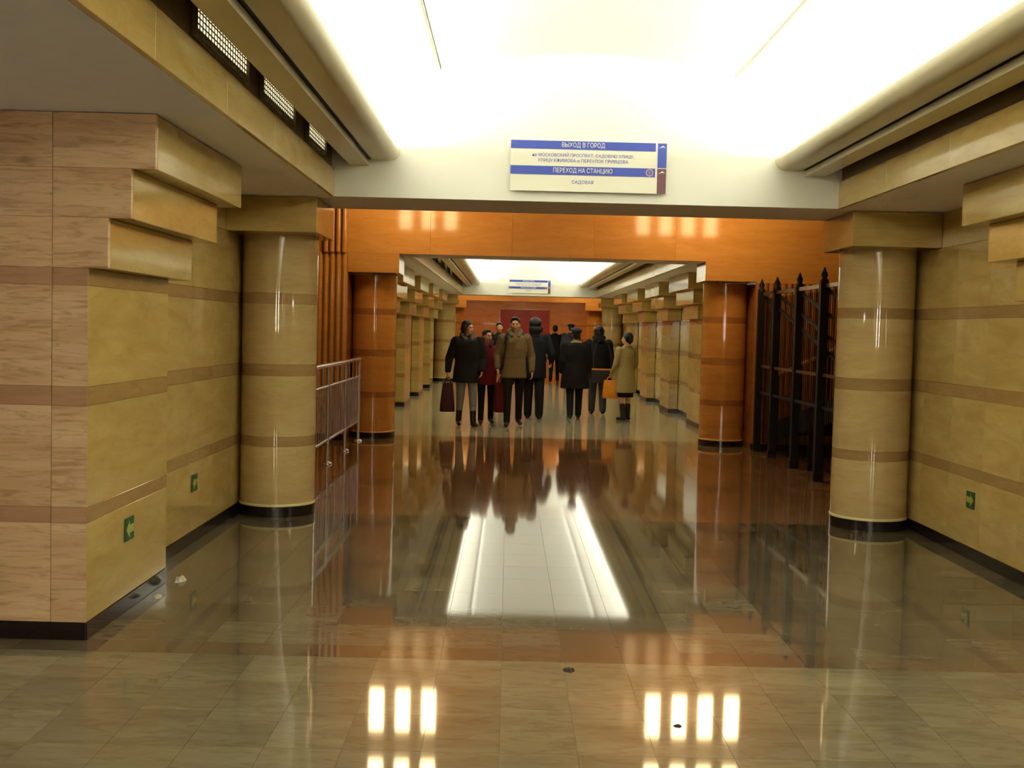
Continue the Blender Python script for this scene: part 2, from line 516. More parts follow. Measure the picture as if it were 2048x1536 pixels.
# ends of the crossing
for s, nm in ((-1, 'left'), (1, 'right')):
    x = CX + s * 5.6
    wl = tag(box('wall_%s' % nm, 'grout', min(x, x + s * .3), max(x, x + s * .3), -.6, 5.6, 0, ZS), kind='structure')
    clad_x(wl, x - s * .03, s, -0.4, 5.55, COURSES + UPPER, width=1.2)
wb = tag(box('wall_back', 'stone', -6, 7, -13.8, -13.46, 0, 4.2), kind='structure')

# tube lamps added out of view to put white streaks in the polished columns
for i, x in enumerate((-2.0, .9)):
    t = tag(empty('wall_lamp', (x, -13.46, 1.3)), 'added white tube wall lamp at the %s of the wall behind the camera' % ('left', 'right')[i], 'lamp', 'added tube lamps on the back wall')
    MB().box(-.1, .1, 0, .03, 0, 1.3).build('plate', 'steel', t)
    MB().tube((0, .13, .06), (0, .13, 1.24), .1, n=20).build('tube', 'added_lamp_white', t)
    for zz in (.02, 1.2): MB().tube((0, .13, zz), (0, .13, zz + .07), .11, n=20).build('end_cap', 'steel', t)

# unseen tube lamps added at the crossing ends to brighten soffit and pier fronts
for s, nm in ((-1, 'left'), (1, 'right')):
    t = tag(empty('wall_lamp', (CX + s * 5.56, 3.2, 1.95)), 'added long tube lamp on the end wall of the %s cross passage' % nm, 'lamp', 'added tube lamps of the cross passage')
    MB().box(*sorted((0, -s * .03)), -.95, .95, -.07, .07).build('plate', 'steel', t)
    MB().tube((-s * .085, -.88, 0), (-s * .085, .88, 0), .045, n=16).build('tube', 'added_lamp_cool', t)
    for yy in (-.93, .86): MB().tube((-s * .085, yy, 0), (-s * .085, yy + .07, 0), .052, n=16).build('end_cap', 'steel', t)

# ------------------------------------------------------------------ round columns
def column(x, y, label, mats=('column_stone', 'column_band'), group=None, r=0.315):
    c = tag(empty('column', (x, y, 0)), label, 'column', group)
    MB().lathe([(r + .004, 0), (r + .004, .085)], 40).build('base', 'black_granite', c)
    MB().lathe([(r + .006, .085), (r + .006, .1), (r, .106)], 40).build('ring', 'pale_ring' if mats[0] == 'column_stone' else 'brass_stone', c)
    for (z0, z1, b) in COURSES + [(1.85, 2.33, 0)]:
        z0 = max(z0, .1)
        MB().lathe([(r, z0 + .0007), (r, z1 - .0007)], 48).build('band' if b else 'drum', mats[b], c)
    return c
mat_plain('brass_stone', srgb(226, 164, 84), 0.25)
UC = 2.525
def abacus(side, y0, y1, mat, label, z0=2.33, u0=2.125, u1=2.84):
    s = -1 if side == 'left' else 1
    xs = sorted((CX + s * u0, CX + s * u1))
    c = tag(empty('abacus'), label, 'capital')
    slab('block', mat, c, ((xs[0] + xs[1]) / 2, (y0 + y1) / 2, (z0 + ZS - .003) / 2), (xs[1] - xs[0], y1 - y0 - .002, ZS - .003 - z0), bev=.004)
    return c
for s, sd in ((-1, 'left'), (1, 'right')):
    column(CX + s * UC, 9.55, 'round yellow stone column at the %s of the near archway' % sd, group='round columns')
    abacus(sd, 8.96, 9.8, 'stone', 'square stone capital block on the near %s yellow column' % sd)
    column(CX + s * UC, 34.1, 'far round yellow column at the %s end of the far passage' % sd, group='round columns')
    abacus(sd, 33.5, 34.37, 'stone', 'square stone capital block on the far %s yellow column' % sd)
    column(CX + s * UC, 16.26, 'round orange stone column at the %s of the orange archway' % sd, ('column_orange', 'column_orange_band'), 'round columns')
    column(CX + s * UC, 40.8, 'distant round orange column at the %s of the last archway' % sd, ('column_orange', 'column_orange_band'), 'round columns')

# ------------------------------------------------------------------ orange halls
HZ = 4.7
def hall(y0, y1, yl, tagn):
    """side walls, ceiling and the wall with the wide opening (its near face at y1, its back at yl)"""
    tag(box('ceiling_hall', 'hall_ceiling', -6, 7, y0, y1 + .02, HZ, HZ + .2), kind='structure')
    for s, nm in ((-1, 'left'), (1, 'right')):
        x = -6 if s < 0 else 7
        wl = tag(box('wall_hall_%s' % nm, 'orange', min(x, x + s * .3), max(x, x + s * .3), y0, y1 + .8, 0, HZ), kind='structure')
        # back of the near wall seen from the hall
        tag(box('wall_hall_back_%s' % nm, 'orange', *sorted((CX + s * 3.4, x)), y0 - .05, y0, 0, HZ), kind='structure')
    wf = tag(empty('wall_arch_front'), kind='structure')
    # lintel with its slabs
    n = 8; L = 2 * 5.6 / n
    box('lintel_core', 'soffit', -6, 7, y1 + .03, yl, ZS, HZ + .1, wf)
    xs = [CX - 2.84 - .9 * 3, CX - 2.84 - .9 * 2, CX - 2.84 - .9, CX - 2.84, CX - 1.7, CX - .57, CX + .57, CX + 1.7, CX + 2.84, CX + 3.74, CX + 4.64, CX + 5.54]
    for i in range(len(xs) - 1):
        for (za, zb) in ((ZS, 3.35), (3.35, 4.02), (4.02, HZ)):
            slab('slab', 'orange', wf, ((xs[i] + xs[i + 1]) / 2, y1 + .015, (za + zb) / 2), (xs[i + 1] - xs[i] - G, .03, zb - za - G))
    for s in (-1, 1):
        a, b = sorted((CX + s * 2.125, CX + s * 2.84))
        slab('capital', 'orange', wf, ((a + b) / 2, (y1 + yl) / 2, (2.345 + ZS) / 2), (b - a, yl - y1, ZS - 2.345))
        a, b = sorted((CX + s * 2.84, CX + s * 6.3))
        a = max(a, -6); b = min(b, 7)
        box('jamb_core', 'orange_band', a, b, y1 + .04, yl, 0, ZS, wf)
        slab('skirting', 'black_granite', wf, ((a + b) / 2, y1 + .02, .0435), (b - a, .05, .085))
        # fluting: half-round upright ribs
        mbm = MB()
        pts = [(-.042, 0)] + [(-.036 * math.cos(math.pi * k / 8), -.03 * math.sin(math.pi * k / 8)) for k in range(9)] + [(.042, 0), (.042, .03), (-.042, .03)]
        z1 = ZS if s < 0 else 2.33
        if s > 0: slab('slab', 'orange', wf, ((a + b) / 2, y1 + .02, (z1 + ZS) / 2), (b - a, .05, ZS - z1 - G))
        nn = len(pts)
        v = [(px, py, .087) for px, py in pts] + [(px, py, z1) for px, py in pts]
        mbm.quadmesh(v, [(i, (i + 1) % nn, nn + (i + 1) % nn, nn + i) for i in range(nn)], False)
        mbm.quadmesh(v[:nn], [tuple(range(nn))]); mbm.quadmesh(v[nn:], [tuple(range(nn))])
        me = mbm.mesh('rib'); me.materials.append(MATS['orange' if s < 0 else 'orange_band'])  # right ribs take the darker stone to imitate shade behind the fence
        for k in range(22):
            xr = CX + s * (2.84 + .045 + .085 * k)
            obj('rib', me, None, wf, (xr, y1 + .01, 0))
    return wf
wf1 = hall(HALL1[0], HALL1[1], 16.39, '')
hall(HALL2[0], HALL2[1], 41.0, '')
# ribbed pilaster left of the orange archway runs on above the capital line
for k in range(4):
    MB().tube((CX - 2.885 - .085 * k, HALL1[1] - .036, ZS), (CX - 2.885 - .085 * k, HALL1[1] - .036, HZ), .034, n=12).build('rib', 'orange', wf1)

# hall chandeliers: two tiers of upright glowing glass strips on a frame
ORD = ['first', 'second', 'third', 'fourth', 'fifth', 'sixth', 'seventh']
def chandelier(xs, y, label, group):
    xm = (xs[0] + xs[-1]) / 2
    t = tag(empty('chandelier', (xm, y, HZ)), label, 'lamp', group)
    MB().tube((0, 0, -.28), (0, 0, -.02), .03, n=12).build('rod', 'bronze', t)
    MB().lathe([(.12, -.04), (.12, -.02), (.05, 0)], 20).build('rose', 'bronze', t)
    w_ = (xs[-1] - xs[0]) / 2 + .12
    for z in (-.27, -.74, -1.06):
        MB().bar((-w_, 0, z), (w_, 0, z), .06, .035).build('cross_bar', 'bronze', t)
    for sx in (-1, 1):
        MB().bar((sx * w_, 0, -1.07), (sx * w_, 0, -.26), .02, .02).build('hanger', 'bronze', t)
    for x in xs:
        for z0, z1 in ((-1.62, -1.09), (-.77 + .06, -.30)):
            MB().box(x - xm - .09, x - xm + .09, -.02, .02, z0, z1).build('glass_strip', 'lamp_warm', t)
for y, wh in ((14.3, 'near'), (38.87, 'far')):
    g = 'chandeliers of the orange halls'
    chandelier((-1.59, -1.254, -.918), y, 'warm chandelier of three glowing strip columns, left in the %s orange hall' % wh, g)
    chandelier((1.977, 2.32, 2.657, 2.993), y, 'warm chandelier of four glowing strip columns, right in the %s orange hall' % wh, g)

# end wall with the red panel
for i, x in enumerate((-1.4, .58, 2.56)):  # ceiling lamps hidden by the lintel, added to brighten the dark end wall
    t = tag(empty('ceiling_lamp', (x, 42.4, 3.2)), '%s added square warm ceiling lamp from the left before the end wall' % ORD[i], 'lamp', 'added square ceiling lamps before the end wall')
    MB().box(-.32, .32, -.32, -.29, -.05, 0).box(-.32, .32, .29, .32, -.05, 0).box(-.32, -.29, -.29, .29, -.05, 0).box(.29, .32, -.29, .29, -.05, 0).build('frame', 'lamp_housing', t)
    MB().box(-.288, .288, -.288, .288, -.035, -.015).build('diffuser', 'added_lamp_end', t)
tag(box('ceiling_end', 'hall_ceiling', -6, 7, 41.0, END + .3, 3.2, 3.4), kind='structure')
we = tag(box('wall_end', 'grout', -6, 7, END + .03, END + .3, 0, 3.3), kind='structure')
for i in range(8):
    for (z0, z1, b) in COURSES + UPPER + [(2.61, 3.2, 0)]:
        a = -5.4 + i * 1.5
        slab('band' if b else 'slab', 'orange_band' if b else 'end_stone', we, (a + .75, END + .015, (z0 + z1) / 2), (1.5 - G, .03, z1 - z0 - G))
for s, nm in ((-1, 'left'), (1, 'right')):
    x = -3.0 if s < 0 else 4.2
    tag(box('wall_end_%s' % nm, 'end_stone', min(x, x + s * .3), max(x, x + s * .3), 41.0, END, 0, 3.2), kind='structure')
t = tag(empty('wall_panel', (.62, END - .03, 0)), 'red mosaic panel on the far end wall behind the crowd', 'panel')
MB().box(-.98, .98, -.01, .02, .75, 2.4).build('field', 'red_panel', t)
MB().box(-1.02, -.98, -.02, .03, .71, 2.44).box(.98, 1.02, -.02, .03, .71, 2.44).box(-.98, .98, -.02, .03, .71, .75).build('frame', 'orange_band', t)
MB().box(-.98, .98, -.02, .03, 2.4, 2.44).build('top_rail', 'bronze', t)

# ------------------------------------------------------------------ lamp grilles in the left recess
def grille(y0, L, label):
    t = tag(empty('lamp_grille', (CX - 1.99, y0, 2.9)), label, 'light fixture', 'mesh lamp grilles above the left frieze')
    MB().box(-.008, .0, 0, L, -.055, .1).build('housing', 'grille_box', t)
    MB().box(.0, .006, .02, L - .02, .0, .085).build('lamp', 'grille_lamp', t)
    mb = MB()
    n = int(L / .05)
    for i in range(n + 1):
        yy = .02 + (L - .04) * i / n
        mb.box(.008, .012, yy - .0035, yy + .0035, -.05, .095)
    for k in range(6):
        zz = -.045 + .027 * k
        mb.box(.008, .012, .01, L - .01, zz - .003, zz + .003)
    tag(mb.build('wire_mesh', 'wire', t), kind='stuff')
    for yy in (0, L): MB().box(.0, .02, yy - .006, yy + .006, -.055, .1).build('end_bracket', 'wire', t)
gl = ['nearest to the camera', 'in the middle', 'nearest to the white end wall']
for i, (y0, L) in enumerate(((4.97, .98), (6.30, .92), (7.70, .74))):
    grille(y0, L, 'wire mesh lamp grille above the near left frieze, %s' % gl[i])
for i in range(5):
    grille(17.2 + 2.2 * i, .95, '%s small mesh lamp grille along the left frieze of the far passage' % ORD[i])

# ------------------------------------------------------------------ hanging direction signs
def text(body, size, width, parent, loc, mat):
    cu = bpy.data.curves.new('lettering', 'FONT')
    cu.body = body
    cu.align_x = 'CENTER'; cu.align_y = 'CENTER'
    cu.size = size
    cu.extrude = 0.0006
    cu.resolution_u = 3
    o = bpy.data.objects.new('lettering', cu)
    COL.objects.link(o)
    bpy.context.view_layer.update()
    dg = bpy.context.evaluated_depsgraph_get()
    me = bpy.data.meshes.new_from_object(o.evaluated_get(dg))
    bpy.data.objects.remove(o); bpy.data.curves.remove(cu)
    xs = [v.co.x for v in me.vertices]
    if xs:
        k = width / (max(xs) - min(xs)); mid = (max(xs) + min(xs)) / 2
        ys = [v.co.y for v in me.vertices]; my = (max(ys) + min(ys)) / 2
        for v in me.vertices:
            v.co = ((v.co.x - mid) * k, v.co.z, v.co.y - my)
    me.materials.clear(); me.materials.append(MATS[mat])
    oo = bpy.data.objects.new('lettering', me)
    link(oo)
    oo.parent = parent; oo.location = loc
    return oo
def sign(y, label):
    W, H = 1.215, .39
    t = tag(empty('direction_sign', (CX + .006, y, 2.687)), label, 'sign', 'direction signs on the white end walls')
    x0 = -W / 2
    plate = MB().box(x0, W / 2, 0, .018, 0, H).build('plate', 'sign_white', t)
    Z = lambda d: H - d
    e = -.003
    b1 = MB().box(x0, x0 + 1.129, e, 0, Z(.064), Z(0)).build('blue_bar', 'sign_blue', t)
    b2 = MB().box(x0, x0 + 1.129, e, 0, Z(.262), Z(.196)).build('blue_bar', 'sign_blue', t)
    a1 = MB().box(x0 + 1.146, W / 2, e, 0, Z(.190), Z(0)).build('blue_field', 'sign_blue', t)
    a2 = MB().box(x0 + 1.146, W / 2, e, 0, Z(.39), Z(.197)).build('brown_field', 'sign_brown', t)
    xc = -.043
    text('ВЫХОД В ГОРОД', .05, .335, b1, (xc, e - .001, Z(.032)), 'sign_white')
    text('на МОСКОВСКИЙ ПРОСПЕКТ, САДОВУЮ УЛИЦУ,', .034, .79, plate, (xc, -.001, Z(.108)), 'sign_blue')
    text('УЛИЦУ ЕФИМОВА и ПЕРЕУЛОК ГРИВЦОВА', .034, .705, plate, (xc, -.001, Z(.152)), 'sign_blue')
    text('ПЕРЕХОД НА СТАНЦИЮ', .05, .46, b2, (xc, e - .001, Z(.229)), 'sign_white')
    text('САДОВАЯ', .036, .168, plate, (xc, -.001, Z(.318)), 'sign_blue')
    # round line badge
    n = 28
    v = []
    for r in (.029, .022):
        for i in range(n):
            v.append((r * math.cos(2 * math.pi * i / n), 0, r * math.sin(2 * math.pi * i / n)))
    rg = MB().quadmesh(v, [(i, (i + 1) % n, n + (i + 1) % n, n + i) for i in range(n)]).build('badge_ring', 'sign_gold', b2, (x0 + 1.085, e - .001, Z(.229)))
    text('5', .036, .016, b2, (x0 + 1.085, e - .001, Z(.229)), 'sign_gold')
    # arrows: flat chevron heads
    for fld, zz, dx in ((a1, Z(.032), 0.0), (a2, Z(.229), 0.0)):
        cxa = x0 + 1.18
        ar = MB().quadmesh([(cxa - .026, e - .001, zz - .008), (cxa + .004, e - .001, zz + .014), (cxa + .026, e - .001, zz - .002), (cxa + .004, e - .001, zz + .002)], [(0, 1, 3), (1, 2, 3)])
        ar.build('arrow', 'sign_white', fld)
    for xx in (-.45, .42): MB().box(xx, xx + .03, .018, .04, .15, .2).build('bracket', 'steel', t)
    return t
sign(8.838, 'large blue and white Cyrillic direction sign on the near white end wall')
sign(33.405, 'small distant blue and white direction sign on the far white end wall')

# ------------------------------------------------------------------ green exit plates low on the walls
def exit_plate(x, y, z, s, label, flip=1):
    t = tag(empty('exit_plate', (x - s * .002, y, z)), label, 'sign', 'green exit plates')
    MB().box(*sorted((0, -s * .006)), -.07, .07, -.062, .062).build('plate', 'exit_green', t)
    f = flip
    v = [(-s * .0075, f * a, b) for a, b in ((-.062, 0), (-.004, .05), (-.004, .022), (.062, .022), (.062, -.022), (-.004, -.022), (-.004, -.05))]
    MB().quadmesh(v, [(0, 1, 2, 3, 4, 5, 6)]).build('arrow', 'exit_pale', t)
exit_plate(CX - 2.655, 6.165, .451, -1, 'green arrow exit plate on the big left pier near the floor')
exit_plate(CX - 2.84, 8.116, .435, -1, 'green arrow exit plate on the left wall before the column')
exit_plate(CX + 2.84, 8.19, .434, 1, 'green arrow exit plate on the right wall before the column')

# ------------------------------------------------------------------ steel railing at the left
t = tag(empty('railing', (-2.06, 0, 0)), 'polished steel railing with thin balusters beside the left orange column', 'railing')
ra, rbk = 10.35, 15.6
for yy in (10.4, 11.6, 12.9, 14.28, 15.56):
    p = MB().tube((0, yy, 0.0), (0, yy, 1.13), .021, n=12).build('post', 'steel', t)
    MB().lathe([(.06, 0), (.06, .012), (.03, .03)], 16, (0, yy)).build('foot', 'steel', p)
for z, r in ((1.14, .026), (.9, .018), (.28, .018)):
    MB().tube((0, ra, z), (0, rbk, z), r, n=12).build('rail', 'steel', t)
me = None
k = 0
yy = ra + .1
while yy < rbk - .05:
    z1 = .9 if k % 3 else 1.13
    MB().tube((0, yy, .28), (0, yy, z1), .0065, n=6).build('baluster', 'steel', t)
    yy += .115; k += 1

# ------------------------------------------------------------------ iron fence and stair at the right
t = tag(empty('iron_fence'), 'tall dark iron fence with pointed posts before the right orange wall', 'fence')
PO = [(3.47, 12.45), (3.50, 13.62), (3.49, 14.72), (3.46, 15.48)]
def fx(y): return 3.485
for (x, y) in PO:
    p = MB().box(x - .044, x + .044, y - .044, y + .044, 0, 2.2).build('post', 'iron', t)
    MB().lathe([(.05, 2.2), (.05, 2.23), (.028, 2.25), (.04, 2.29), (.002, 2.38)], 12, (x, y)).build('finial', 'iron', p)
    MB().box(x - .055, x + .055, y - .055, y + .055, 0, .1).build('shoe', 'iron', p)
ya, yb = 11.3, 15.58
MB().bar((3.49, ya, 2.17), (3.49, yb, 2.17), .03, .045).build('top_rail', 'bronze', t)
MB().bar((3.49, ya, 1.18), (3.49, yb, 1.18), .025, .035).build('mid_rail', 'bronze', t)
MB().bar((3.49, ya, .82), (3.49, yb, .82), .03, .035).build('low_rail', 'iron', t)
for y1 in (15.48, 14.72, 13.62, 12.45, 11.75):
    MB().bar((3.53, y1, 2.12), (3.53, ya, 2.12 - .225 * (y1 - ya)), .025, .04).build('sloping_bar', 'iron', t)
bm_ = MB().tube((0, 0, .12), (0, 0, 2.12), .005, n=5).mesh('upright'); bm_.materials.append(MATS['iron'])
y = ya
while y < yb:
    obj('upright', bm_, None, t, (3.56, y, 0)); y += .085
t = tag(empty('stair'), 'dark stair flight rising behind the iron fence at the right', 'stair')
NS = 12
for sx in (3.66, 4.75):
    MB().bar((sx, 15.5, .26), (sx, 11.3, 1.0), .06, .26).build('stringer', 'iron', t)
for i in range(NS):
    yy = 15.4 - i * .34
    z = .26 + (15.5 - yy) * .176
    MB().box(3.69, 4.72, yy - .17, yy + .17, z - .02, z + .03).build('tread', 'iron', t)
h_ = MB().tube((3.66, 15.35, 1.06), (3.66, 11.3, 1.66), .022, n=10).build('handrail', 'brass', t)
for yy in (15.2, 14.0, 12.8, 11.6):
    MB().tube((3.66, yy, .3 + (15.5 - yy) * .176), (3.66, yy, 1.06 + (15.35 - yy) * .148), .014, n=8).build('handrail_post', 'iron', t)
for yy in (11.5, 13.4):
    for xx in (3.66, 4.72):
        MB().box(xx - .04, xx + .04, yy - .04, yy + .04, 0, .2 + (15.5 - yy) * .176).build('leg', 'iron', t)

# ------------------------------------------------------------------ litter on the floor
def scrap(x, y, w_, d_, h_, mat, label, name='litter', seed=1):
    rnd = random.Random(seed)
    n = 9
    v = [(0, 0, h_)]
    for r, z in ((.55, h_ * .8), (1, .002)):
        for i in range(n):
            q = 2 * math.pi * i / n
            k = r * (1 + rnd.uniform(-.3, .3))
            v.append((w_ / 2 * k * math.cos(q), d_ / 2 * k * math.sin(q), max(.001, z * (1 + rnd.uniform(-.5, .5))) if r < 1 else .001))
    f = [(0, 1 + i, 1 + (i + 1) % n) for i in range(n)] + [(1 + i, 1 + n + i, 1 + n + (i + 1) % n, 1 + (i + 1) % n) for i in range(n)]
    f.append(tuple(1 + n + i for i in range(n - 1, -1, -1)))
    o = MB().quadmesh(v, f).build(name, mat, None, (x, y, 0))
    return tag(o, label, 'litter')
mat_plain('litter_dark', srgb(58, 40, 28), 0.8, noise=0.2)
mat_plain('litter_pale', srgb(200, 194, 170), 0.5, noise=0.15)
scrap(.32, 5.232, .062, .07, .012, 'litter_dark', 'small dark scrap on the floor tiles in the middle foreground', seed=2)
scrap(.728, 4.516, .035, .02, .008, 'litter_dark', 'tiny dark crumb on the floor within the right lamp reflection', seed=3)
scrap(-1.99, 6.86, .07, .10, .03, 'litter_pale', 'crumpled pale plastic scrap at the far foot of the left pier', seed=5)
scrap(-2.00, 6.46, .05, .10, .012, 'litter_pale', 'flat pale plastic scrap along the skirting of the left pier', seed=6)

# ------------------------------------------------------------------ people
def mcloth(name, r, g, b, rough=0.85, spec=0.2):
    m = mat_plain(name, srgb(r, g, b), rough, spec=spec, noise=0.25, nscale=25)
    return m
mcloth('skin', 196, 140, 104, 0.55, 0.35)
mcloth('hair_dark', 34, 26, 22, 0.6, 0.3)
mcloth('hair_black', 20, 17, 18, 0.5, 0.4)
mcloth('hair_brown', 60, 48, 38, 0.6, 0.3)
mcloth('black_cloth', 25, 21, 20)
mcloth('black_navy', 30, 30, 36)
mcloth('grey_navy', 52, 54, 62)
mcloth('olive', 112, 92, 58)
mcloth('maroon', 104, 28, 32)
mcloth('maroon_dark', 60, 30, 30)
mcloth('jeans', 120, 118, 112)
mcloth('jeans_dark', 62, 62, 60)
mcloth('trouser_black', 28, 24, 24)
mcloth('boot_black', 24, 18, 18, 0.4, 0.4)
mcloth('beige', 158, 138, 88)
mcloth('orange_bag', 214, 132, 34, 0.6)
mcloth('stocking', 110, 74, 54)
mcloth('collar_pale', 170, 150, 100)
mcloth('eye_dark', 22, 16, 14, 0.3, 0.5)
mcloth('lip', 150, 84, 74)
mcloth('grey_knit', 92, 84, 74)

class Blob:
    """overlapping tapered limbs, ellipsoids and lofts that are fused into one skin by a voxel remesh"""
    def __init__(s): s.mb = MB()
    def cap(s, p0, p1, r0, r1, n=12, sq=None):
        p0, p1 = Vector(p0), Vector(p1)
        d = (p1 - p0)
        L = d.length
        d = d.normalized() if L > 1e-6 else Vector((0, 0, 1))
        a = d.cross(Vector((0, 1, 0)))
        a = a.normalized() if a.length > 1e-3 else Vector((1, 0, 0))
        b = d.cross(a)
        rings = []
        for k in range(5):
            t = math.pi / 2 * (1 - k / 4)
            rings.append((p0 - d * r0 * math.sin(t), r0 * math.cos(t)))
        for k in range(5):
            t = math.pi / 2 * k / 4
            rings.append((p1 + d * r1 * math.sin(t), r1 * math.cos(t)))
        s._rings([(c, a * max(r, 1e-4), b * max(r, 1e-4)) for c, r in rings], n)
        return s
    def _rings(s, rg, n=16):
        v, f = [], []
        for c, a, b in rg:
            for i in range(n):
                t = 2 * math.pi * i / n
                v.append(c + a * math.cos(t) + b * math.sin(t))
        for k in range(len(rg) - 1):
            for i in range(n):
                j = (i + 1) % n
                f.append((k * n + i, k * n + j, (k + 1) * n + j, (k + 1) * n + i))
        f.append(tuple(range(n - 1, -1, -1)))
        m = (len(rg) - 1) * n
        f.append(tuple(range(m, m + n)))
        s.mb.quadmesh(v, f, True)
    def chain(s, pts):
        for (p0, r0), (p1, r1) in zip(pts[:-1], pts[1:]):
            s.cap(p0, p1, r0, r1)
        return s
    def ell(s, c, r, rot=None, n=14):
        c = Vector(c)
        R = Matrix.Rotation(rot, 3, 'X') if rot else Matrix.Identity(3)
        rg = []
        for k in range(9):
            t = math.pi * (k / 8 - .5)
            cc = max(math.cos(t), .003)
            rg.append((c + R @ Vector((0, 0, r[2] * math.sin(t))), R @ Vector((r[0] * cc, 0, 0)), R @ Vector((0, r[1] * cc, 0))))
        s._rings(rg, n)
        return s
    def loft(s, secs, n=24):
        """secs: (z, rx, ry, cx, cy) from the bottom up"""
        s._rings([(Vector((cx, cy, z)), Vector((rx, 0, 0)), Vector((0, ry, 0))) for z, rx, ry, cx, cy in secs], n)
        return s
    def xform(s, M):
        s.mb.v = [tuple(M @ Vector(p)) for p in s.mb.v]
        return s
PENDING = []
def skin(bl, name, mat, parent, voxel, smooth=4):
    me = bpy.data.meshes.new(name)
    me.from_pydata(bl.mb.v, [], bl.mb.f)
    bm = bmesh.new(); bm.from_mesh(me)
    bmesh.ops.recalc_face_normals(bm, faces=bm.faces)
    bm.to_mesh(me); bm.free()
    o = obj(name, me, mat, parent)
    m = o.modifiers.new('fuse', 'REMESH'); m.mode = 'VOXEL'; m.voxel_size = voxel; m.use_smooth_shade = True
    m2 = o.modifiers.new('soft', 'SMOOTH'); m2.factor = .5; m2.iterations = smooth
    PENDING.append(o)
    return o
def bake_pending():
    bpy.context.view_layer.update()
    dg = bpy.context.evaluated_depsgraph_get()
    done = []
    for o in PENDING:
        me = bpy.data.meshes.new_from_object(o.evaluated_get(dg))
        me.polygons.foreach_set('use_smooth', [True] * len(me.polygons))
        done.append((o, me))
    for o, me in done:
        o.modifiers.clear()
        old = o.data
        mats = list(old.materials)
        o.data = me
        me.materials.clear()
        for m in mats: me.materials.append(m)
        bpy.data.meshes.remove(old)
    PENDING.clear()

